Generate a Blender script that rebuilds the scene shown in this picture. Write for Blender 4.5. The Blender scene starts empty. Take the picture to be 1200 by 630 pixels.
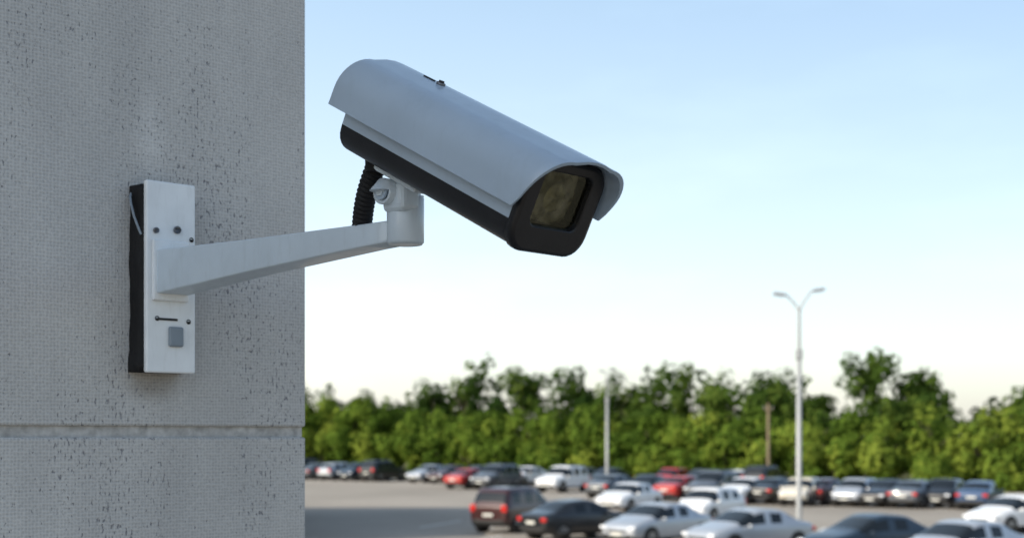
import bpy, bmesh, math, random
import numpy as np
from mathutils import Vector, Matrix
R=math.radians
random.seed(7); rng=np.random.default_rng(11)
scene=bpy.context.scene
EYE=4.0

# ------------------------------------------------------------ materials
def new_mat(name):
    m=bpy.data.materials.new(name); m.use_nodes=True
    nt=m.node_tree; return m,nt,nt.nodes,nt.links,nt.nodes['Principled BSDF']
def simple(name,col,rough=.5,metal=0,var=.08,scale=30,bump=0,bscale=200,coat=0,spec=.5,grime=0):
    m,nt,n,l,b=new_mat(name)
    b.inputs['Roughness'].default_value=rough; b.inputs['Metallic'].default_value=metal
    b.inputs['Coat Weight'].default_value=coat; b.inputs['Specular IOR Level'].default_value=spec
    tc=n.new('ShaderNodeTexCoord')
    no=n.new('ShaderNodeTexNoise'); no.inputs['Scale'].default_value=scale; no.inputs['Detail'].default_value=6
    l.new(tc.outputs['Object'],no.inputs['Vector'])
    cr=n.new('ShaderNodeValToRGB')
    cr.color_ramp.elements[0].position=.3; cr.color_ramp.elements[1].position=.7
    cr.color_ramp.elements[0].color=tuple(c*(1-var) for c in col)+(1,)
    cr.color_ramp.elements[1].color=tuple(min(1,c*(1+var)) for c in col)+(1,)
    l.new(no.outputs['Fac'],cr.inputs['Fac']); out=cr.outputs['Color']
    if grime:
        mp=n.new('ShaderNodeMapping'); mp.inputs['Scale'].default_value=(1,1,.25); l.new(tc.outputs['Object'],mp.inputs['Vector'])
        gn=n.new('ShaderNodeTexNoise'); gn.inputs['Scale'].default_value=90; gn.inputs['Detail'].default_value=7; gn.inputs['Roughness'].default_value=.65
        l.new(mp.outputs[0],gn.inputs['Vector'])
        mr=n.new('ShaderNodeMapRange'); mr.inputs[1].default_value=.52; mr.inputs[2].default_value=.78; mr.inputs[3].default_value=0; mr.inputs[4].default_value=grime
        l.new(gn.outputs['Fac'],mr.inputs[0])
        mx=n.new('ShaderNodeMixRGB'); l.new(mr.outputs[0],mx.inputs[0]); l.new(out,mx.inputs[1]); mx.inputs[2].default_value=(col[0]*.45,col[1]*.43,col[2]*.38,1)
        out=mx.outputs[0]
        rr=n.new('ShaderNodeMapRange'); rr.inputs[3].default_value=rough-.06; rr.inputs[4].default_value=rough+.14; l.new(gn.outputs['Fac'],rr.inputs[0]); l.new(rr.outputs[0],b.inputs['Roughness'])
    l.new(out,b.inputs['Base Color'])
    if bump:
        n2=n.new('ShaderNodeTexNoise'); n2.inputs['Scale'].default_value=bscale; n2.inputs['Detail'].default_value=4
        l.new(tc.outputs['Object'],n2.inputs['Vector'])
        bp=n.new('ShaderNodeBump'); bp.inputs['Strength'].default_value=bump; bp.inputs['Distance'].default_value=.001
        l.new(n2.outputs['Fac'],bp.inputs['Height']); l.new(bp.outputs['Normal'],b.inputs['Normal'])
    return m

def wall_material():
    m,nt,n,l,b=new_mat('concrete_render')
    b.inputs['Roughness'].default_value=.9; b.inputs['Specular IOR Level'].default_value=.25
    tc=n.new('ShaderNodeTexCoord')
    def noise(scale,detail=5,vec=None,rough=.5):
        x=n.new('ShaderNodeTexNoise'); x.inputs['Scale'].default_value=scale; x.inputs['Detail'].default_value=detail
        x.inputs['Roughness'].default_value=rough
        l.new(vec or tc.outputs['Object'],x.inputs['Vector']); return x.outputs['Fac']
    def ramp(fac,p0,p1,c0,c1):
        r=n.new('ShaderNodeValToRGB'); e=r.color_ramp.elements
        e[0].position=p0;e[1].position=p1;e[0].color=(*c0,1);e[1].color=(*c1,1); l.new(fac,r.inputs['Fac']); return r.outputs['Color']
    def mix(kind,fac,a,bb):
        x=n.new('ShaderNodeMixRGB'); x.blend_type=kind
        if isinstance(fac,float): x.inputs[0].default_value=fac
        else: l.new(fac,x.inputs[0])
        for i,q in ((1,a),(2,bb)):
            if isinstance(q,tuple): x.inputs[i].default_value=q
            else: l.new(q,x.inputs[i])
        return x.outputs[0]
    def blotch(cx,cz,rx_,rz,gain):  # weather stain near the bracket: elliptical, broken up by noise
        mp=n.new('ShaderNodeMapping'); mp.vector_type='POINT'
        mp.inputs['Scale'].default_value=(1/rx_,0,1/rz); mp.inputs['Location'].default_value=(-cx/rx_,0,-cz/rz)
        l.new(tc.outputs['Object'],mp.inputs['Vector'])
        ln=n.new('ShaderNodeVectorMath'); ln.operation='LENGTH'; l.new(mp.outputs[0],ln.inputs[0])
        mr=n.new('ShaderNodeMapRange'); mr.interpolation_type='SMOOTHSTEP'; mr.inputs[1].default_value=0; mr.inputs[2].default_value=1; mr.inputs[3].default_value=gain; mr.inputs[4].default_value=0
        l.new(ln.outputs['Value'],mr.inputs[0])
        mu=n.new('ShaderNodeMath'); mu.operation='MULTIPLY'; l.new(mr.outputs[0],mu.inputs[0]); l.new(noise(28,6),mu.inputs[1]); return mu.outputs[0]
    mp=n.new('ShaderNodeMapping'); mp.inputs['Scale'].default_value=(1,1,.3)
    l.new(tc.outputs['Object'],mp.inputs['Vector'])
    base=ramp(noise(3,6),.3,.7,(.49,.485,.475),(.58,.57,.555))
    streak=ramp(noise(14,6,mp.outputs['Vector']),.3,.75,(.88,.88,.88),(1.04,1.04,1.03))
    c=mix('MULTIPLY',1.0,base,streak)
    c=mix('MIX',blotch(-.225,4.355,.035,.085,.75),c,(.68,.68,.67,1))
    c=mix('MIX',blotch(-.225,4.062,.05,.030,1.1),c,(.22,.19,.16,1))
    mp2=n.new('ShaderNodeMapping'); mp2.inputs['Scale'].default_value=(1,1,.45)
    l.new(tc.outputs['Object'],mp2.inputs['Vector'])
    pn=noise(300,2,mp2.outputs['Vector'],.5)
    cl=noise(9,4,mp.outputs['Vector'])
    ad=n.new('ShaderNodeMath'); ad.operation='MULTIPLY_ADD'; ad.inputs[1].default_value=.6; l.new(cl,ad.inputs[0]); l.new(pn,ad.inputs[2])
    pit=ramp(ad.outputs[0],.95,1.05,(0,0,0),(1,1,1))
    c=mix('MIX',pit,c,(.24,.24,.25,1))
    vo=n.new('ShaderNodeTexVoronoi'); vo.inputs['Scale'].default_value=235; vo.inputs['Randomness'].default_value=.3
    l.new(tc.outputs['Object'],vo.inputs['Vector'])
    st=ramp(vo.outputs['Distance'],.15,.6,(.76,.76,.77),(1.06,1.06,1.06))
    c=mix('MULTIPLY',.85,c,st)
    l.new(c,b.inputs['Base Color'])
    h1=n.new('ShaderNodeMath'); h1.operation='MULTIPLY_ADD'; h1.inputs[1].default_value=.7
    l.new(vo.outputs['Distance'],h1.inputs[0]); l.new(noise(60,8),h1.inputs[2])
    h2=n.new('ShaderNodeMath'); h2.operation='SUBTRACT'; l.new(h1.outputs[0],h2.inputs[0]); l.new(pit,h2.inputs[1])
    bp=n.new('ShaderNodeBump'); bp.inputs['Strength'].default_value=.55; bp.inputs['Distance'].default_value=.0018
    l.new(h2.outputs[0],bp.inputs['Height']); l.new(bp.outputs['Normal'],b.inputs['Normal'])
    return m

def ground_material(name,c0,c1,s1,s2,rough=.9):
    m,nt,n,l,b=new_mat(name)
    b.inputs['Roughness'].default_value=rough; b.inputs['Specular IOR Level'].default_value=.2
    tc=n.new('ShaderNodeTexCoord')
    a=n.new('ShaderNodeTexNoise'); a.inputs['Scale'].default_value=s1; a.inputs['Detail'].default_value=8
    d=n.new('ShaderNodeTexNoise'); d.inputs['Scale'].default_value=s2; d.inputs['Detail'].default_value=4
    l.new(tc.outputs['Object'],a.inputs['Vector']); l.new(tc.outputs['Object'],d.inputs['Vector'])
    mm=n.new('ShaderNodeMath'); mm.operation='MULTIPLY_ADD'; mm.inputs[1].default_value=.4
    l.new(d.outputs['Fac'],mm.inputs[0]); l.new(a.outputs['Fac'],mm.inputs[2])
    r=n.new('ShaderNodeValToRGB'); e=r.color_ramp.elements; e[0].position=.5;e[1].position=.9
    e[0].color=(*c0,1);e[1].color=(*c1,1); l.new(mm.outputs[0],r.inputs['Fac']); l.new(r.outputs['Color'],b.inputs['Base Color'])
    return m

def foliage_material(name,dark,mid,light):
    m=bpy.data.materials.new(name); m.use_nodes=True; nt=m.node_tree; n=nt.nodes; l=nt.links; n.clear()
    out=n.new('ShaderNodeOutputMaterial'); at=n.new('ShaderNodeAttribute'); at.attribute_name='tint'
    r=n.new('ShaderNodeValToRGB'); e=r.color_ramp.elements
    e[0].position=0;e[0].color=(*dark,1);e[1].position=1;e[1].color=(*light,1)
    q=e.new(.5); q.color=(*mid,1)
    l.new(at.outputs['Fac'],r.inputs['Fac'])
    d=n.new('ShaderNodeBsdfDiffuse'); t=n.new('ShaderNodeBsdfTranslucent'); mx=n.new('ShaderNodeMixShader'); mx.inputs[0].default_value=.25
    l.new(r.outputs['Color'],d.inputs['Color']); l.new(r.outputs['Color'],t.inputs['Color'])
    l.new(d.outputs[0],mx.inputs[1]); l.new(t.outputs[0],mx.inputs[2]); l.new(mx.outputs[0],out.inputs['Surface'])
    return m

def glass_pane_material():
    m=bpy.data.materials.new('window_pane'); m.use_nodes=True; nt=m.node_tree; n=nt.nodes; l=nt.links; n.clear()
    out=n.new('ShaderNodeOutputMaterial'); t=n.new('ShaderNodeBsdfTransparent'); t.inputs['Color'].default_value=(.85,.84,.68,1)
    g=n.new('ShaderNodeBsdfGlossy'); g.inputs['Roughness'].default_value=.14; g.inputs['Color'].default_value=(.72,.74,.58,1)
    fr=n.new('ShaderNodeFresnel'); fr.inputs['IOR'].default_value=1.5
    ad=n.new('ShaderNodeMath'); ad.operation='ADD'
    tc=n.new('ShaderNodeTexCoord'); no=n.new('ShaderNodeTexNoise'); no.inputs['Scale'].default_value=45; no.inputs['Detail'].default_value=7
    l.new(tc.outputs['Object'],no.inputs['Vector'])
    mr=n.new('ShaderNodeMapRange'); mr.inputs[1].default_value=.45; mr.inputs[2].default_value=.68; mr.inputs[3].default_value=.0; mr.inputs[4].default_value=.15
    l.new(no.outputs['Fac'],mr.inputs[0])
    l.new(fr.outputs[0],ad.inputs[0]); l.new(mr.outputs[0],ad.inputs[1])
    mx=n.new('ShaderNodeMixShader'); l.new(ad.outputs[0],mx.inputs[0]); l.new(t.outputs[0],mx.inputs[1]); l.new(g.outputs[0],mx.inputs[2])
    l.new(mx.outputs[0],out.inputs['Surface']); return m

# ------------------------------------------------------------ mesh builder
class MB:
    def __init__(s): s.v=[];s.f=[];s.m=[];s.s=[]
    def add(s,vs,fs,mat=0,smooth=False,M=None):
        o=len(s.v)
        for p in vs:
            p=Vector(p); s.v.append(tuple(M@p) if M else tuple(p))
        for i,f in enumerate(fs):
            s.f.append([o+j for j in f]); s.m.append(mat[i] if isinstance(mat,list) else mat); s.s.append(smooth)
    def bm(s,b,mat=0,smooth=False,M=None):
        b.verts.index_update()
        s.add([v.co.copy() for v in b.verts],[[v.index for v in f.verts] for f in b.faces],mat,smooth,M); b.free()
    def box(s,c,size,mat=0,bevel=0,M=None,seg=2,smooth=False):
        b=bmesh.new(); bmesh.ops.create_cube(b,size=1)
        for v in b.verts: v.co=Vector((v.co.x*size[0]+c[0],v.co.y*size[1]+c[1],v.co.z*size[2]+c[2]))
        if bevel: bmesh.ops.bevel(b,geom=list(b.edges),offset=bevel,segments=seg,affect='EDGES',profile=.5)
        s.bm(b,mat,smooth,M)
    def tube(s,pts,rad,seg=16,mat=0,M=None,caps=True,smooth=True):
        pts=[Vector(p) for p in pts]
        if not isinstance(rad,(list,tuple)): rad=[rad]*len(pts)
        rings=[];ref=None
        for i,p in enumerate(pts):
            d=(pts[min(i+1,len(pts)-1)]-pts[max(i-1,0)])
            if d.length<1e-9: d=Vector((0,0,1))
            d.normalize()
            if ref is None: ref=Vector((1,0,0)) if abs(d.x)<.9 else Vector((0,1,0))
            u=(ref-d*ref.dot(d)).normalized(); w=d.cross(u); ref=u
            rings.append([p+(u*math.cos(a)+w*math.sin(a))*rad[i] for a in [2*math.pi*k/seg for k in range(seg)]])
        vs=[q for r in rings for q in r]; fs=[]
        for i in range(len(pts)-1):
            for k in range(seg): fs.append([i*seg+k,i*seg+(k+1)%seg,(i+1)*seg+(k+1)%seg,(i+1)*seg+k])
        s.add(vs,fs,mat,smooth,M)
        if caps:
            s.add(rings[0][::-1],[list(range(seg))],mat,False,M); s.add(rings[-1],[list(range(seg))],mat,False,M)
    def cyl(s,p0,p1,r,seg=24,mat=0,M=None,bev=0):
        p0=Vector(p0);p1=Vector(p1);d=(p1-p0).normalized()
        if bev: s.tube([p0,p0,p0+d*bev,p1-d*bev,p1,p1],[r-bev,r-bev,r,r,r-bev,r-bev],seg,mat,M)
        else: s.tube([p0,p1],r,seg,mat,M)
    def mesh(s,name,mats):
        me=bpy.data.meshes.new(name); me.from_pydata(s.v,[],s.f)
        for m in mats: me.materials.append(m)
        me.polygons.foreach_set('material_index',s.m); me.polygons.foreach_set('use_smooth',s.s); me.update(); return me
    def obj(s,name,mats,parent=None,M=None):
        o=bpy.data.objects.new(name,s.mesh(name,mats)); scene.collection.objects.link(o)
        if parent: o.parent=parent
        if M is not None: o.matrix_basis=M
        return o
def empty(name,loc=(0,0,0),rot=(0,0,0)):
    o=bpy.data.objects.new(name,None); o.location=loc; o.rotation_euler=rot; o.empty_display_size=.1
    scene.collection.objects.link(o); return o

# ------------------------------------------------------------ building with the camera on it
A=R(43); t=Vector((math.cos(A),math.sin(A),0)); nrm=Vector((math.sin(A),-math.cos(A),0))
P=Vector((-.408,1.70,EYE))            # where the arm leaves the plate (plan position)
STAND=.035
C=P-nrm*STAND+t*.2188; C.z=0
mwall=wall_material()
mcore=simple('concrete_joint',(.42,.415,.405),.95,var=.3,scale=90,bump=.6)
mcap=simple('metal_coping',(.45,.46,.47),.5,.3)
mglassw=simple('window_glass',(.03,.04,.05),.08,var=.1,scale=1)
mframe=simple('window_frame',(.15,.15,.16),.5)
bld=empty('concrete_building',C,(0,0,A))
LX,LY=16,11
w=MB(); gap=.0135
z0=EYE+.0115; step=1.25; k=z0
while k-step>0: k-=step
edges=[0.0]; z=k
while z<9.2: edges.append(z); z+=step
edges.append(9.4)
for i in range(len(edges)-1):
    a=edges[i]; b_=edges[i+1]-gap
    w.box((-LX/2,LY/2,(a+b_)/2),(LX,LY,b_-a),0,.003,seg=3)
w.obj('panels',[mwall],bld)
w=MB(); w.box((-LX/2,LY/2,4.65),(LX-.0044,LY-.012,9.2),0); w.obj('wall_core',[mcore],bld)
w=MB(); w.box((-LX/2,LY/2,9.44),(LX+.1,LY+.1,.1),0,.01); w.obj('roof_coping',[mcap],bld)
w=MB()
for fx_ in (-4,-7,-10,-13):
    for fz in (1.9,6.6):
        w.box((fx_,-.005,fz),(1.5,.06,1.3),1,.01); w.box((fx_,-.03,fz),(1.36,.03,1.16),0)
        w.box((fx_,-.04,fz),(.05,.05,1.16),1)
w.obj('windows',[mglassw,mframe],bld)

# ------------------------------------------------------------ security camera
mwhite=simple('bracket_powder_coat',(.52,.60,.67),.34,var=.05,scale=25,bump=.12,bscale=900,coat=.25,grime=.22)
mplate=simple('plate_white',(.76,.79,.81),.38,var=.05,scale=30,bump=.15,bscale=500,grime=.25)
mgrey=simple('housing_grey_blue',(.36,.445,.54),.28,var=.05,scale=12,bump=.1,bscale=900,coat=.35,grime=.12)
mblack=simple('black_plastic',(.010,.010,.012),.36,var=.2,bump=.15,bscale=700,spec=.35)
mrub=simple('black_rubber',(.009,.009,.010),.7,var=.3,bump=.6,bscale=150,spec=.3)
mscrew=simple('screw_steel',(.16,.17,.19),.4,.8)
mbut=simple('grey_cap',(.20,.24,.28),.5)
mpane=glass_pane_material()
mlens=simple('lens_glass',(.13,.125,.075),.15,var=.6,scale=120,coat=.6)
mlensring=simple('lens_barrel',(.12,.115,.08),.4,var=.5,scale=120)
sc=empty('security_camera',P)
B=Matrix.Rotation(A,4,'Z')
pl=MB()
pl.box((.001,.004,.1885),(.0655,.008,.2275),0,.0022,seg=3)
pl.box((-.002,-.003,.196),(.048,.006,.072),0,.002)
for (x,z,r,m) in ((.008,.246,.0046,1),(-.020,.243,.0035,1),(.028,.236,.003,2),(.024,.137,.003,2),(-.018,.139,.003,2)):
    pl.cyl((x,0,z),(x,-.0035 if m==1 else -.0008,z),r,16,m,bev=.0005)
pl.box((-.004,-.0005,.1385),(.026,.0016,.0028),2,.0006)
pl.box((.006,-.002,.118),(.019,.006,.024),3,.0025,seg=3)
pl.obj('wall_plate',[mplate,mscrew,mblack,mbut],sc,B)
g=MB(); N=26; vs=[];fs=[]
for i in range(N+1):
    z=.0755+(.298-.0755)*i/N
    wv=.0012*math.sin(i*.5)+.0008*math.sin(i*1.3+1)+(.003 if i<3 else 0)
    x0=-.0325-wv; x1=.033
    vs+= [(x0,.0085,z),(x0-.0015,.020,z),(x0-.003+wv*.6,STAND+.003,z),(x1,STAND+.003,z),(x1,.0085,z)]
for i in range(N):
    for k in range(5): a=i*5+k;b_=i*5+(k+1)%5; fs.append([a,b_,b_+5,a+5])
fs.append([4,3,2,1,0]); fs.append([N*5+k for k in range(5)])
g.add(vs,fs,0,True)
cp=[(-.0345,.032,.289),(-.0385,.027,.284),(-.0405,.021,.274),(-.0395,.016,.260),(-.0365,.012,.247),(-.0335,.010,.238)]
g.tube(cp,.0016,8,1)
g.obj('rubber_gasket',[mrub,mbut],sc,B)
def loft_rr(mb,secs,mat,M=None,seg=4,smooth=True):
    rings=[]
    for (y,zc,hw,hh,r) in secs:
        ring=[]
        for (sx,sz,a0) in ((1,1,0),(-1,1,90),(-1,-1,180),(1,-1,270)):
            for k in range(seg+1):
                a=R(a0+90*k/seg); ring.append((sx*(hw-r)+r*math.cos(a),y,zc+sz*(hh-r)+r*math.sin(a)))
        rings.append(ring)
    n=len(rings[0]); vs=[p for r in rings for p in r]; fs=[]
    for i in range(len(rings)-1):
        for k in range(n): fs.append([i*n+k,i*n+(k+1)%n,(i+1)*n+(k+1)%n,(i+1)*n+k])
    fs.append(list(range(n))[::-1]); fs.append([(len(rings)-1)*n+k for k in range(n)])
    mb.add(vs,fs,mat,smooth,M)
ar=MB()
LA=.446
loft_rr(ar,[(-.004,.194,.0225,.0265,.003),(-.006,.194,.0215,.0258,.002),(-.20,.1955,.0180,.0175,.002),(-.40,.1965,.0155,.0112,.002),(-LA-.004,.1965,.0155,.0102,.0025)],0)
ao=ar.obj('bracket_arm',[mwhite],sc,B)
kn=MB()
ex,ey=-.002,-LA-.004
kn.tube([(ex,ey,.1835),(ex,ey,.1835),(ex,ey,.186),(ex,ey,.228),(ex,ey,.230),(ex,ey,.230)],[.010,.0160,.0180,.0180,.0165,.010],32,0)
kn.tube([(ex,ey,.2285),(ex,ey,.250)],[.0135,.0125],28,0)
kn.obj('swivel_post',[mwhite],sc,B)

YAW=R(42);PIT=R(27.5)
AC=Vector((-.088,1.345,EYE+.288))
H=Matrix.Translation(AC-P)@Matrix.Rotation(-YAW,4,'Z')@Matrix.Rotation(PIT,4,'Y')
Kc=Matrix.Translation(AC-P)@Matrix.Rotation(-YAW,4,'Z')
kn=MB()
kn.box((-.024,0,-.061),(.030,.026,.028),0,.006,M=Kc,seg=3)
kn.cyl((-.030,-.021,-.056),(-.030,.021,-.056),.0125,28,0,M=Kc,bev=.0015)
kn.cyl((-.030,-.0235,-.056),(-.030,-.020,-.056),.0055,6,0,M=Kc)
kn.cyl((-.030,-.0222,-.056),(-.030,-.0205,-.056),.0085,24,2,M=Kc)
kn.box((.0,0,-.0475),(.075,.034,.006),0,.002,M=H)
kn.obj('tilt_knuckle',[mwhite,mscrew,mgrey],sc)

def rrprof(hw,zb,zt,rb,rt,extra=(),seg=6):
    pts=[]
    for (sx,z,r,a0) in ((1,zt,rt,0),(-1,zt,rt,90),(-1,zb,rb,180),(1,zb,rb,270)):
        for k in range(seg+1):
            a=R(a0+90*k/seg); cx=sx*(hw-r); cz=z-r if a0<180 else z+r
            pts.append((cx+r*math.cos(a),cz+r*math.sin(a)))
        if a0==90: pts+= [(-hw,e) for e in extra]
        if a0==270: pts+= [(hw,e) for e in reversed(extra)]
    return pts
SPL=-.0195
def bodyprof(s=0): return rrprof(.0475+s,-.043-s,.038+s,.020,.020,(SPL+.0006,SPL))
body=MB()
XR,XF=-.056,.197
def loftx(mb,secs,matf,M,smooth=True,cap0=True,cap1=True):
    n=len(secs[0][1]); vs=[];fs=[];ms=[]
    for (x,pr) in secs: vs+=[(x,p[0],p[1]) for p in pr]
    for i in range(len(secs)-1):
        for k in range(n):
            q=[i*n+k,i*n+(k+1)%n,(i+1)*n+(k+1)%n,(i+1)*n+k]; fs.append(q)
            zc=sum(vs[j][2] for j in q)/4; xc=sum(vs[j][0] for j in q)/4; ms.append(matf(xc,zc))
    mb.add(vs,fs,ms,smooth,M)
    if cap0: mb.add([vs[k] for k in range(n)],[list(range(n))],matf(vs[0][0],-1),False,M)
    if cap1: mb.add([vs[(len(secs)-1)*n+k] for k in range(n)],[list(range(n))],matf(9,-1),False,M)
bm_=lambda x,z: 0 if (z>SPL and x<XF-.008) else 1
secs=[(XR,bodyprof(-.006)),(XR+.0015,bodyprof(-.002)),(XR+.004,bodyprof(0)),(XR+.0045,bodyprof(0)),(XF-.0095,bodyprof(0)),(XF-.009,bodyprof(.0)),(XF-.0085,bodyprof(.0015)),(XF-.0025,bodyprof(.0015)),(XF-.0006,bodyprof(.0004)),(XF,bodyprof(-.002))]
loftx(body,secs,bm_,H,cap1=False)
def win(s,dx=0): return rrprof(.0315+s,-.0205-s,.0290+s,.009,.009,(SPL+.0076,SPL+.007))
loftx(body,[(XF,bodyprof(-.002)),(XF,win(.001)),(XF-.001,win(0)),(XF-.007,win(-.001)),(XF-.040,win(-.002))],lambda x,z:1,H,smooth=False,cap0=False)
body.obj('housing_body',[mgrey,mblack],sc)
pn=MB()
pr=win(-.0008); pn.add([(XF-.005,p[0],p[1]) for p in pr],[list(range(len(pr)))],0,False,H)
pn.obj('front_window',[mpane],sc)
ln=MB()
cz=.0045
ln.tube([(XF-.038,0,cz),(XF-.010,0,cz),(XF-.010,0,cz),(XF-.013,0,cz)],[.0235,.0235,.0200,.0195],36,1,M=H,caps=False)
dome=[(XF-.016+.008*math.cos(a),0,cz) for a in [R(90-x*15) for x in range(7)]]
ln.tube(dome,[max(.0005,.020*math.cos(R(15*x))) for x in range(7)],36,0,M=H)
ln.box((XF-.018,0,cz),(.002,.060,.046),1,.0005,M=H)
ln.obj('lens',[mlens,mlensring],sc)
def hoodprof(hw,zb,zt,seg=10):
    r=.034; pts=[(-hw,zb),(-hw,zb+.008)]
    for k in range(seg+1):
        a=R(180-90*k/seg); pts.append((-hw+r+r*math.cos(a),zt-.004-r+r*math.sin(a)))
    pts.append((-hw*.18,zt-.0008)); pts.append((0,zt)); 
    return pts+[(-p[0],p[1]) for p in reversed(pts[:-1])]
HW,HB,HT=.0595,-.0065,.0485
outer=hoodprof(HW,HB,HT); inner=hoodprof(HW-.0028,HB,HT-.0028)
HR0,HF0=-.066,.195
def fx(p): return HF0+.024*min(1,max(0,(p[1]-HB)/(HT-HB)))**.8
def rx(p): return HR0+.003*(p[1]/HT)
hood=MB()
n=len(outer)
stations=[0,.004,.02,.25,.5,.75,.96,.995,1]
vs=[];fs=[]
for s in stations:
    for pr in (outer,inner):
        for p in pr:
            q=p
            if s in (0,1): q=(p[0]*(.993 if pr is outer else 1.0),HB+(p[1]-HB)*(.993 if pr is outer else 1.0))
            x=rx(p)*(1-s)+fx(p)*s
            vs.append((x,q[0],q[1]))
S=2*n
for i in range(len(stations)-1):
    for k in range(n-1):
        fs.append([i*S+k,i*S+k+1,(i+1)*S+k+1,(i+1)*S+k])
        fs.append([i*S+n+k+1,i*S+n+k,(i+1)*S+n+k,(i+1)*S+n+k+1])
    for k in (0,n-1): fs.append([i*S+k,(i+1)*S+k,(i+1)*S+n+k,i*S+n+k])
hood.add(vs,fs,0,True,H)
e=[];L=(len(stations)-1)*S
for k in range(n-1):
    e.append([k,n+k,n+k+1,k+1]); e.append([L+k,L+k+1,L+n+k+1,L+n+k])
hood.add(vs,e,0,False,H)
ho=hood.obj('sun_hood',[mgrey],sc)
md=ho.modifiers.new('es','EDGE_SPLIT'); md.split_angle=R(40)
hs=MB()
hs.cyl((.012,-.004,HT-.001),(.012,-.004,HT+.0018),.0045,20,0,M=H,bev=.0005)
hs.cyl((.012,-.004,HT+.0015),(.012,-.004,HT+.0035),.0028,6,1,M=H)
hs.box((-.006,-.003,HT+.0003),(.016,.0025,.0012),1,.0004,M=H)
hs.obj('hood_screw',[mscrew,mblack],sc)
cb=MB(); top=H@Vector((-.034,-.006,-.043)); bot=B@Vector((-.004,-.383,.205))
pts=[];rad=[]
NN=96
for i in range(NN+1):
    f=i/NN; p=top.lerp(bot,f); p+=Vector((-.0035,0,0))*math.sin(math.pi*f)
    pts.append(p); rad.append(.0096+.0008*math.sin(i*2*math.pi/6))
cb.tube(pts,rad,20,0)
cb.tube([top+Vector((.0005,0,.004)),top+Vector((0,0,-.012))],[.0135,.0125],20,0)
cb.obj('cable_conduit',[mrub],sc)

# ------------------------------------------------------------ ground
mgrass=ground_material('grass',(.07,.09,.022),(.24,.22,.09),.15,3)
mlot=ground_material('worn_asphalt',(.25,.225,.19),(.35,.315,.27),.08,2.5)
mkerb=simple('kerb_concrete',(.42,.40,.37),.85)
mline=simple('road_paint',(.75,.75,.72),.7,var=.15,scale=5)
gm=MB(); gm.add([(-2500,-1500,0),(2500,-1500,0),(2500,3500,0),(-2500,3500,0)],[[0,1,2,3]]); gm.obj('ground',[mgrass])
edge=[(-140,150),(-19,135),(30,96),(130,88)]
lm=MB(); lv=[(-140,-60,.004),(130,-60,.004)]+[(x,y,.004) for x,y in reversed(edge)]
lm.add(lv,[list(range(len(lv)))]); lm.obj('parking_lot',[mlot])
kb=MB()
for i in range(len(edge)-1):
    a=Vector((*edge[i],0));b_=Vector((*edge[i+1],0)); d=(b_-a); m=(a+b_)/2
    kb.box((0,0,0),(d.length,.3,.14),0,.02,M=Matrix.Translation((m.x,m.y+.15,.07))@Matrix.Rotation(math.atan2(d.y,d.x),4,'Z'))
kb.obj('kerb',[mkerb])
ln_=MB()
def stripes(p0,ang,n,sp,length):
    M=Matrix.Translation((p0[0],p0[1],.008))@Matrix.Rotation(ang,4,'Z')
    for i in range(n):
        x=i*sp; ln_.add([(x-.05,0,0),(x+.05,0,0),(x+.05,length,0),(x-.05,length,0)],[[0,1,2,3]],0,False,M)
e0=Vector((-19,135,0)); e1=Vector((30,96,0)); ed=(e1-e0).normalized(); ea=math.atan2(ed.y,ed.x)
stripes((e0-Vector((-ed.y,ed.x,0))*5.6).xy,ea,24,2.7,5.3)
stripes((-2,52),R(-18),12,2.8,5.2); stripes((-4,62),R(-18),14,2.8,5.2)
stripes((2,98),R(-45),13,2.7,5.2)
ln_.obj('parking_markings',[mline])

# ------------------------------------------------------------ unseen building, added to cast the shadow strip across the lot
ob=empty('shadow_caster_building',(-27.2,62,0))
mbrick=simple('brick_wall',(.28,.17,.12),.9,var=.25,scale=6)
w=MB(); w.box((0,0,3.6),(30,22,7.2),0,.02); w.obj('walls',[mbrick],ob)
w=MB(); w.box((0,0,7.3),(30.4,22.4,.3),0,.03); w.obj('roof',[mcap],ob)
w=MB()
for i in range(7):
    w.box((-12+i*4,-11.0,4.6),(2.2,.1,1.6),0,.01); w.box((-12+i*4,-11.06,3.72),(2.5,.16,.12),1,.01)
for i in range(5):
    w.box((15.0,-8.5+i*4.2,4.6),(.1,2.2,1.6),0,.01); w.box((15.06,-8.5+i*4.2,3.72),(.16,2.5,.12),1,.01)
w.box((2,-11.02,1.3),(3.2,.12,2.6),1,.01)
w.obj('windows_and_door',[mglassw,mkerb],ob)

# ------------------------------------------------------------ cars
mtyre=simple('tyre',(.015,.015,.015),.85); mrim=simple('alloy_rim',(.45,.46,.47),.3,.8)
mcarglass=simple('car_glass',(.012,.016,.02),.10,var=.1,scale=1,spec=.4)
mred=simple('tail_lamp',(.50,.02,.015),.25); mhl=simple('head_lamp',(.7,.72,.75),.12)
mtrim=simple('black_trim',(.02,.02,.02),.6); mnum=simple('number_plate',(.6,.6,.55),.5)
def paint(name,c,metal=.3): return simple('paint_'+name,c,.35,metal,var=.03,scale=2,coat=.7)
paints={'white':paint('white',(.72,.73,.74),0),'silver':paint('silver',(.42,.45,.49),.4),'black':paint('black',(.012,.013,.015),.1),
 'grey':paint('grey',(.10,.11,.125),.3),'blue':paint('blue',(.03,.065,.14),.3),'red':paint('red',(.36,.02,.016),.0),
 'maroon':paint('maroon',(.045,.011,.011),.1),'cream':paint('cream',(.60,.55,.45),.0),'navy':paint('navy',(.015,.03,.05),.2)}
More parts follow.
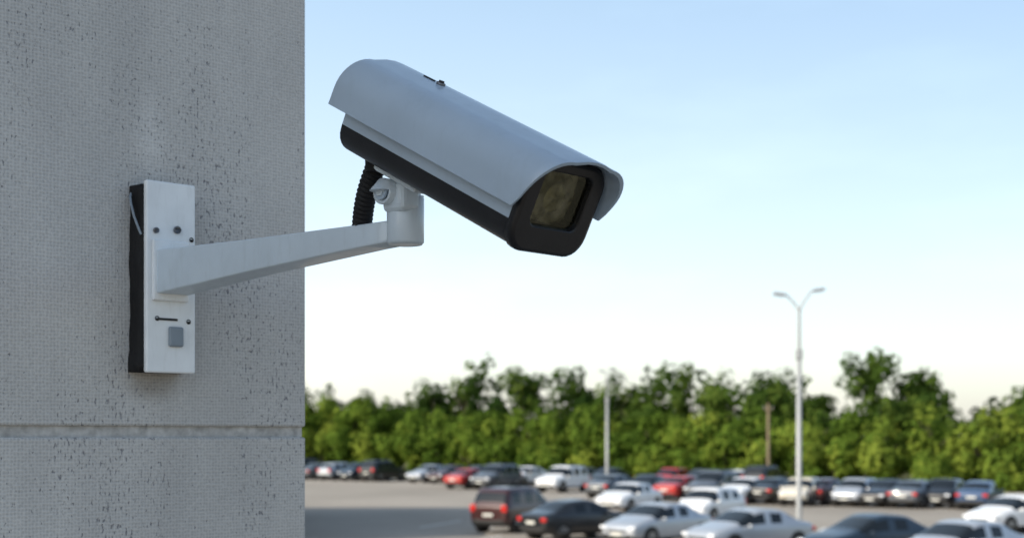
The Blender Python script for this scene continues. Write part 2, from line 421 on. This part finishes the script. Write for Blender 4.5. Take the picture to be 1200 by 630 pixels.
SEDAN=[(-2.28,.42,.80,.86,.72,None),(-2.22,.28,.94,1.00,.82,None),(-1.98,.24,1.00,1.08,.87,None),(-1.62,.22,1.00,1.11,.90,None),
 (-.95,.2,.99,1.46,.92,.66),(-.82,.2,.99,1.49,.92,.68),(-.12,.2,.98,1.54,.92,.70),(-.02,.2,.98,1.54,.92,.70),(.42,.2,.97,1.51,.92,.68),(1.22,.2,.97,1.06,.91,None),
 (1.60,.22,.92,1.00,.90,None),(2.02,.24,.84,.91,.86,None),(2.24,.28,.74,.80,.77,None),(2.32,.40,.64,.68,.64,None)]
SUV=[(-2.28,.48,1.0,1.06,.78,None),(-2.24,.36,1.10,1.15,.87,None),(-2.18,.3,1.13,1.21,.91,None),(-1.95,.28,1.13,1.74,.95,.72),
 (-1.80,.26,1.13,1.84,.96,.76),(-1.05,.26,1.12,1.88,.96,.78),(-.93,.26,1.12,1.88,.96,.78),(-.10,.26,1.11,1.88,.96,.78),(.0,.26,1.11,1.88,.96,.78),(.40,.26,1.10,1.83,.96,.76),
 (1.08,.26,1.10,1.22,.95,None),(1.55,.28,1.07,1.16,.94,None),(2.0,.3,1.0,1.08,.90,None),(2.18,.34,.86,.93,.83,None),(2.25,.46,.78,.82,.72,None)]
HATCH=[(-1.98,.42,.88,.95,.72,None),(-1.93,.3,.98,1.05,.82,None),(-1.85,.26,1.01,1.10,.86,None),(-1.50,.24,1.01,1.48,.89,.65),(-1.36,.22,1.01,1.54,.90,.67),
 (-.55,.2,1.0,1.60,.90,.70),(-.45,.2,1.0,1.60,.90,.70),(.32,.2,.99,1.60,.90,.70),(.40,.2,.99,1.59,.90,.69),(.55,.2,.99,1.55,.90,.67),(1.22,.2,.97,1.07,.89,None),(1.6,.24,.90,.98,.86,None),(1.88,.28,.78,.84,.77,None),(1.96,.4,.70,.74,.64,None)]
glassrule={'sedan':dict(side=[(-.82,-.12),(-.02,.42),(.42,1.22)],wind=[(-1.62,-.95),(.42,1.22)]),
 'suv':dict(side=[(-1.80,-1.05),(-.93,-.10),(.0,.40),(.40,1.08)],wind=[(-2.18,-1.95),(.40,1.08)]),
 'hatch':dict(side=[(-1.36,-.55),(-.45,.32),(.55,1.22)],wind=[(-1.85,-1.50),(.55,1.22)])}
def car_base(kind):
    st={'sedan':SEDAN,'suv':SUV,'hatch':HATCH}[kind]; gl=glassrule[kind]
    vs=[];fs=[];ms=[]
    for (x,zb,be,tp,hw,hr) in st:
        h=[(0,zb),(hw*.8,zb),(hw*.97,zb+.10),(hw,zb+.5*(be-zb)),(hw*.985,be-.07),(hw*.95,be)]
        if hr: h+=[(hr+.05,tp-.07),(hr*.88,tp-.005),(0,tp+.015)]
        else: h+=[(hw*.88,be+.55*(tp-be)),(hw*.68,tp-.01),(0,tp+.01)]
        ring=[(p[0],p[1]) for p in h]+[(-p[0],p[1]) for p in h[-2:0:-1]]
        vs+=[(x,p[0],p[1]) for p in ring]
    n=16
    for i in range(len(st)-1):
        xa,xb=st[i][0],st[i+1][0]
        for k in range(n):
            fs.append([i*n+k,i*n+(k+1)%n,(i+1)*n+(k+1)%n,(i+1)*n+k])
            kk=k if k<8 else 15-k
            m=0
            if kk==5 and any(abs(xa-a)<1e-3 and abs(xb-b)<1e-3 for a,b in gl['side']): m=1
            if kk in (6,7) and any(abs(xa-a)<1e-3 and abs(xb-b)<1e-3 for a,b in gl['wind']): m=1
            if kk in (0,1): m=4
            ms.append(m)
    fs.append(list(range(n))[::-1]); ms.append(0); fs.append([(len(st)-1)*n+k for k in range(n)]); ms.append(0)
    mb=MB(); mb.add(vs,fs,ms,True); me=mb.mesh('tmp',[paints['white'],mcarglass,mtyre,mrim,mtrim,mred,mhl,mnum])
    ob=bpy.data.objects.new('tmp',me); scene.collection.objects.link(ob)
    md=ob.modifiers.new('s','SUBSURF'); md.levels=2; md.render_levels=2
    dg=bpy.context.evaluated_depsgraph_get(); em=bpy.data.meshes.new_from_object(ob.evaluated_get(dg))
    mb=MB()
    mb.v=[tuple(v.co) for v in em.vertices]; mb.f=[list(p.vertices) for p in em.polygons]; mb.m=[p.material_index for p in em.polygons]; mb.s=[True]*len(mb.f)
    bpy.data.objects.remove(ob)
    xr,xf=st[0][0],st[-1][0]; W=st[5][4]; r=.38 if kind=='suv' else .335
    wb=(xr+.88,xf-.90) if kind!='hatch' else (xr+.70,xf-.80)
    for x in wb:
        for s in (1,-1):
            mb.cyl((x,s*(W-.24),r+.03),(x,s*(W-.012),r+.03),r+.065,28,4)
            mb.cyl((x,s*(W-.22),r),(x,s*(W+.012),r),r,28,2,bev=.02)
            mb.cyl((x,s*(W-.02),r),(x,s*(W+.018),r),r*.66,20,3)
            for q in range(5):
                a=q*math.tau/5; mb.box((x+math.cos(a)*r*.42,s*(W+.02),r+math.sin(a)*r*.42),(.09,.008,.09),4,.01,seg=1)
    zb,be=st[0][1],st[1][2]
    lamph=.30 if kind!='sedan' else .16
    for s in (1,-1):
        mb.box((xr+.07,s*(W-.20),be-.12+ (0.05 if kind!='sedan' else 0)),(.12,.28,lamph),5,.03)
        mb.box((xf-.12,s*(W-.24),st[-2][2]-.03),(.20,.30,.13),6,.04)
        mb.box((.82 if kind!='hatch' else .88,s*(W+.07),st[8][2]+.03),(.12,.18,.12),0,.03)
    mb.box((xr+.0,0,zb+.28),(.06,.5,.12),7,.01); mb.box((xf-.0,0,zb+.06),(.06,.5,.11),7,.01)
    mb.box((xf-.03,0,zb+.17),(.06,.9,.10),4,.02)
    mb.box((xr+.05,0,zb+.02),(.12,1.3,.14),4,.03); 
    if kind=='suv':
        for s in (1,-1): mb.box((-.7,s*.62,1.90),(2.0,.04,.04),4,.01)
    return mb.mesh('car_'+kind,[paints['white'],mcarglass,mtyre,mrim,mtrim,mred,mhl,mnum])
bases={k:car_base(k) for k in ('sedan','suv','hatch')}; cache={}
def car(x,y,deg,kind,col):
    key=(kind,col)
    if key not in cache:
        me=bases[kind].copy(); me.materials[0]=paints[col]; cache[key]=me
    o=bpy.data.objects.new('parked_suv' if kind=='suv' else 'parked_car',cache[key]); scene.collection.objects.link(o)
    o.location=(x,y,.004); o.rotation_euler=(0,0,R(deg)); return o
car(.25,60,57,'suv','maroon')
car(2.5,55.5,38,'sedan','black')
car(5.4,52.5,224,'sedan','silver')
car(9.2,66,232,'hatch','white')
car(8.1,48.5,212,'sedan','silver')
car(11.4,45,206,'sedan','navy')
car(13.2,41.6,214,'sedan','silver')
car(20.9,59,212,'sedan','white')
car(6.2,75,236,'sedan','white')
mid=[(3.6,101,'suv','white'),(6.6,92,'sedan','grey'),(8.6,90,'sedan','black'),(10.6,88,'sedan','red'),(12.3,87,'suv','grey'),(13.9,84.5,'sedan','white'),
 (15.6,84.5,'sedan','black'),(16.8,82,'hatch','cream'),(18.3,83,'sedan','maroon'),(19.7,81,'hatch','silver'),(21.2,80.5,'sedan','black'),(22.6,79.5,'sedan','grey'),(24.2,79.5,'hatch','black'),(25.7,78,'sedan','blue')]
for i,(x,y,k,c) in enumerate(mid): car(x,y,[236,58,238,56,234][i%5]+random.uniform(-5,5),k,c)
cols=['black','grey','silver','navy','black','blue','silver','maroon','black','black','white','grey','black','black','silver','red','grey','white','black','navy','silver','black']
nrmE=Vector((-ed.y,ed.x,0))
for i in range(-3,19):
    if i in (5,11,14): continue
    p=e0+ed*(1.35+2.7*i)-nrmE*(3.0+random.uniform(-.3,.3)); h=math.degrees(math.atan2(nrmE.y,nrmE.x))
    car(p.x,p.y,h+random.choice((0,180))+random.uniform(-2,2),random.choice(('sedan','suv','sedan','hatch')),cols[i%len(cols)])
for i,(x,y,c,k) in enumerate([(-3.2,108,'red','sedan'),(-1.2,107,'grey','suv')]):
    car(x,y,56+180*(i%2),k,c)

# ------------------------------------------------------------ lamps and poles
mpole=simple('galvanised_pole',(.36,.37,.37),.5,.1); mlum=simple('luminaire',(.30,.31,.33),.5,.1); mwood=simple('weathered_timber',(.22,.17,.11),.9)
def street_lamp(x,y,h,sp=1.0):
    s=MB()
    s.cyl((0,0,0),(0,0,.6),.28,20,2,bev=.03); s.cyl((0,0,.6),(0,0,.64),.2,16,0)
    s.tube([(0,0,.64),(0,0,h*.78),(0,0,h*.78)],[.115,.095,.08],16,0); s.tube([(0,0,h*.78),(0,0,h)],[.075,.06],14,0)
    s.box((0,0,h*.80),(.26,.26,.42),0,.04); s.cyl((0,0,h-.12),(0,0,h+.03),.085,14,0,bev=.02)
    for d,up in ((-1,.55),(1,.72)):
        s.tube([(0,0,h-.05),(d*.25*sp,0,h+up*.5),(d*.5*sp,0,h+up*.95),(d*.62*sp,0,h+up)],[.045,.04,.038,.038],10,0)
        Mx=Matrix.Translation((d*.78*sp,0,h+up+.01))@Matrix.Rotation(R(-8*d),4,'Y')
        s.box((0,0,0),(.48,.24,.12),1,.03,M=Mx); s.box((0,0,-.065),(.30,.16,.02),3,.006,M=Mx)
    o=s.obj('street_lamp',[mpole,mlum,mkerb,mhl]); o.location=(x,y,0); return o
street_lamp(11.3,56,9.0)
street_lamp(7.15,107,8.3,.5)
u=MB(); u.tube([(0,0,0),(0,0,6.4)],[.13,.10],12,0); u.box((0,0,6.0),(.7,.08,.10),0,.01); 
for q in (-.3,.3): u.cyl((q,0,6.04),(q,0,6.18),.04,10,1)
o=u.obj('utility_pole',[mwood,mlum]); o.location=(19.2,106.5,0)

# ------------------------------------------------------------ trees
mtrunk=simple('bark',(.09,.07,.05),.95)
def tree_mass(name,trees,leaf,nleaf,mat,dens=1.0):
    cen=[];nor=[];tint=[];siz=[]
    tr=MB()
    for (x,y,h,r,tone) in trees:
        ncl=int((40*(r/3)**2*(h/9)**.8+14)*dens)
        tr.tube([(x,y,0),(x+.1,y,h*.35),(x+random.uniform(-.3,.3),y,h*.75)],[.22,.16,.05],8,0)
        for q in range(4):
            a=random.uniform(0,6.28); tr.tube([(x,y,h*.3+q*.1*h),(x+math.cos(a)*r*.5,y+math.sin(a)*r*.5,h*.5+q*.1*h)],[.08,.03],6,0)
        lobes=[]
        for q in range(9):
            zf=rng.uniform(.12,.82); rad=r*rng.uniform(.42,.60); sp=.55*(1-.45*zf)
            lobes.append((rng.uniform(-sp,sp)*r,rng.uniform(-sp,sp)*r,min(h*zf,h-rad*.9),rad))
        lobes.append((rng.uniform(-.2,.2)*r,0,h-r*.6,r*.6))
        ltone=rng.normal(size=len(lobes))*.13
        for c in range(ncl):
            li=rng.integers(len(lobes)); lb=lobes[li]
            d=rng.normal(size=3); d/=np.linalg.norm(d); d[2]=d[2]*.9+.1
            cc=np.array([x+lb[0],y+lb[1],lb[2]])+d*lb[3]*rng.uniform(.6,.95)
            cr=rng.uniform(.5,1.05)
            cc[2]=min(max(cc[2],.4),h-cr*.6)
            ct=tone+ltone[li]+rng.normal()*.13
            m=int(nleaf*cr*cr*1.4)
            dd=rng.normal(size=(m,3)); dd/=np.linalg.norm(dd,axis=1)[:,None]
            pos=cc+dd*cr*rng.uniform(.6,1.08,size=(m,1))
            big=(pos-(np.array([x+lb[0],y+lb[1],lb[2]]))); big/=np.linalg.norm(big,axis=1)[:,None]+1e-6
            nn=dd*.6+big*1.0+rng.normal(size=(m,3))*.28+np.array([0,0,.1]); nn/=np.linalg.norm(nn,axis=1)[:,None]
            cen.append(pos);nor.append(nn);tint.append(np.clip(ct+rng.normal(size=m)*.08,0,1)); siz.append(leaf*rng.uniform(.6,1.3,size=m))
    cen=np.concatenate(cen);nor=np.concatenate(nor);tint=np.concatenate(tint);siz=np.concatenate(siz)
    ok=cen[:,2]>.1; cen,nor,tint,siz=cen[ok],nor[ok],tint[ok],siz[ok]
    M=len(cen); rr=rng.normal(size=(M,3)); u=np.cross(nor,rr); u/=np.linalg.norm(u,axis=1)[:,None]; v=np.cross(nor,u)
    u*=siz[:,None]*.5; v*=siz[:,None]*.38
    V=np.stack([cen-u,cen-v,cen+u,cen+v],axis=1).reshape(-1,3)
    nv=len(tr.v); allv=np.concatenate([V,np.array(tr.v)])
    nf=M+len(tr.f); me=bpy.data.meshes.new(name)
    loops=np.arange(4*M).tolist(); ls=(np.arange(M)*4).tolist(); 
    for f in tr.f: ls.append(len(loops)); loops+= [4*M+j for j in f]
    me.vertices.add(len(allv)); me.vertices.foreach_set('co',allv.ravel().astype(np.float32))
    me.loops.add(len(loops)); me.loops.foreach_set('vertex_index',np.array(loops,dtype=np.int32))
    me.polygons.add(nf); me.polygons.foreach_set('loop_start',np.array(ls,dtype=np.int32))
    me.polygons.foreach_set('material_index',np.array([0]*M+[1]*len(tr.f),dtype=np.int32))
    at=me.attributes.new('tint','FLOAT','POINT'); at.data.foreach_set('value',np.concatenate([np.repeat(tint,4),np.zeros(nv)]).astype(np.float32))
    me.materials.append(mat); me.materials.append(mtrunk); me.update(calc_edges=True); me.validate()
    o=bpy.data.objects.new(name,me); scene.collection.objects.link(o); print(name,M); return o
mfb=foliage_material('foliage_back',(.018,.038,.009),(.052,.092,.017),(.12,.17,.033))
mff=foliage_material('foliage_front',(.034,.064,.010),(.092,.15,.022),(.21,.26,.04))
def depth_at(X,off):
    if X<-19: y=135+(-19-X)*.12
    elif X<30: y=135-(X+19)*39/49
    else: y=96-(X-30)*.08
    return y+off
def interp(tab,x):
    xs=[a for a,_ in tab]; return float(np.interp(x,xs,[b for _,b in tab]))
backH=[(-50,11),(-22,10.4),(-15,9.3),(-9,10.2),(-7,12.4),(-3,12.4),(0,11.3),(6,11.2),(9,10.2),(12,10.6),(16,10.6),(20,10.0),(25,9.5),(28,9.9),(29.5,10.9),(33,10.8),(35,9.4),(37,7.9),(44,7.6),(52,7.8),(75,9)]
frontH=[(-50,7.5),(-20,7.8),(-8,7.4),(4,6.8),(12,6.6),(20,6.4),(26,6.6),(32,6.0),(40,5.6),(60,6.3)]
bt=[]
X=-48
while X<80:
    h=interp(backH,X)*random.uniform(.90,1.05); bt.append((X,depth_at(X,22+random.uniform(-2,2)),h,random.uniform(2.9,4.2),random.uniform(.3,.6))); X+=random.uniform(3.0,4.8)
X=-46
while X<80:
    h=interp(backH,X)*random.uniform(.68,.90); bt.append((X,depth_at(X,17+random.uniform(-1,1)),h,random.uniform(2.6,3.6),random.uniform(.2,.65))); X+=random.uniform(3.2,4.4)
tree_mass('tree_line',bt,.46,46,mfb,1.1)
ft=[]
X=-46
while X<72:
    h=interp(frontH,X)*random.uniform(.84,1.08); ft.append((X,depth_at(X,9+random.uniform(-1,1.5)),h,random.uniform(2.2,3.4),random.uniform(.28,.68)+(.2 if X>26 else 0))); X+=random.uniform(2.2,3.2)
X=-46
while X<72:
    h=interp(frontH,X)*random.uniform(.45,.66); ft.append((X,depth_at(X,6.5+random.uniform(-.5,.8)),h,random.uniform(1.7,2.3),random.uniform(.35,.75)+(.2 if X>26 else 0))); X+=random.uniform(2.1,3.0)
tree_mass('hedgerow',ft,.40,50,mff,1.25)

# ------------------------------------------------------------ light
SAZ=R(-118); SEL=R(31)
wd=bpy.data.worlds.new('World'); scene.world=wd; wd.use_nodes=True; n=wd.node_tree.nodes; l=wd.node_tree.links
bg=n['Background']; sk=n.new('ShaderNodeTexSky'); sk.sky_type='NISHITA'; sk.sun_disc=False
sk.sun_elevation=SEL; sk.sun_rotation=SAZ%(2*math.pi); sk.air_density=1.0; sk.dust_density=1.6; sk.ozone_density=1.5; sk.altitude=50
# thin haze over the clear-sky model: whitest at the horizon, thinning with height, denser to the west
tc=n.new('ShaderNodeTexCoord'); sx=n.new('ShaderNodeSeparateXYZ'); l.new(tc.outputs['Generated'],sx.inputs[0])
hz=n.new('ShaderNodeValToRGB'); e=hz.color_ramp.elements; K=1/.15*.1
e[0].position=0; e[0].color=(.56*K,.53*K,.50*K,1); e[1].position=1; e[1].color=(.11*K,.14*K,.165*K,1)
q=e.new(.12); q.color=(.43*K,.45*K,.45*K,1); q=e.new(.30); q.color=(.27*K,.345*K,.38*K,1)
l.new(sx.outputs['Z'],hz.inputs['Fac'])
dt=n.new('ShaderNodeVectorMath'); dt.operation='DOT_PRODUCT'; dt.inputs[1].default_value=(-1,0,0); l.new(tc.outputs['Generated'],dt.inputs[0])
ma=n.new('ShaderNodeMath'); ma.operation='MULTIPLY_ADD'; ma.inputs[1].default_value=7; ma.inputs[2].default_value=10.2; l.new(dt.outputs['Value'],ma.inputs[0])
# faint high cirrus
cm=n.new('ShaderNodeMapping'); cm.inputs['Scale'].default_value=(2.2,1,7); cm.inputs['Rotation'].default_value=(0,R(12),0); l.new(tc.outputs['Generated'],cm.inputs['Vector'])
cn=n.new('ShaderNodeTexNoise'); cn.inputs['Scale'].default_value=2.3; cn.inputs['Detail'].default_value=7; l.new(cm.outputs[0],cn.inputs['Vector'])
cr=n.new('ShaderNodeMapRange'); cr.inputs[1].default_value=.52; cr.inputs[2].default_value=.80; cr.inputs[3].default_value=1; cr.inputs[4].default_value=1.22; l.new(cn.outputs['Fac'],cr.inputs[0])
mu=n.new('ShaderNodeMath'); mu.operation='MULTIPLY'; l.new(ma.outputs[0],mu.inputs[0]); l.new(cr.outputs[0],mu.inputs[1])
sc_=n.new('ShaderNodeVectorMath'); sc_.operation='SCALE'; l.new(hz.outputs['Color'],sc_.inputs[0]); l.new(mu.outputs[0],sc_.inputs['Scale'])
av=n.new('ShaderNodeVectorMath'); av.operation='ADD'; l.new(sc_.outputs[0],av.inputs[0]); l.new(sk.outputs[0],av.inputs[1])
l.new(av.outputs[0],bg.inputs['Color']); bg.inputs['Strength'].default_value=.15
sd=Vector((math.sin(SAZ)*math.cos(SEL),math.cos(SAZ)*math.cos(SEL),math.sin(SEL)))
su=bpy.data.lights.new('sun','SUN'); su.energy=5.0; su.angle=R(.5); su.color=(1,.90,.75)
so=bpy.data.objects.new('sun',su); so.rotation_euler=sd.to_track_quat('Z','Y').to_euler(); so.location=(-20,-5,30); scene.collection.objects.link(so)

# ------------------------------------------------------------ camera
cd=bpy.data.cameras.new('camera'); cam=bpy.data.objects.new('camera',cd); scene.collection.objects.link(cam); scene.camera=cam
cam.location=(0,0,EYE); cam.rotation_euler=(R(90),0,0); cd.lens=50; cd.sensor_width=36; cd.shift_y=195/1200; cd.clip_start=.05; cd.clip_end=6000
cd.dof.use_dof=True; cd.dof.focus_distance=1.42; cd.dof.aperture_fstop=8.5
scene.view_settings.view_transform='Standard'; scene.view_settings.look='None'; scene.view_settings.exposure=0
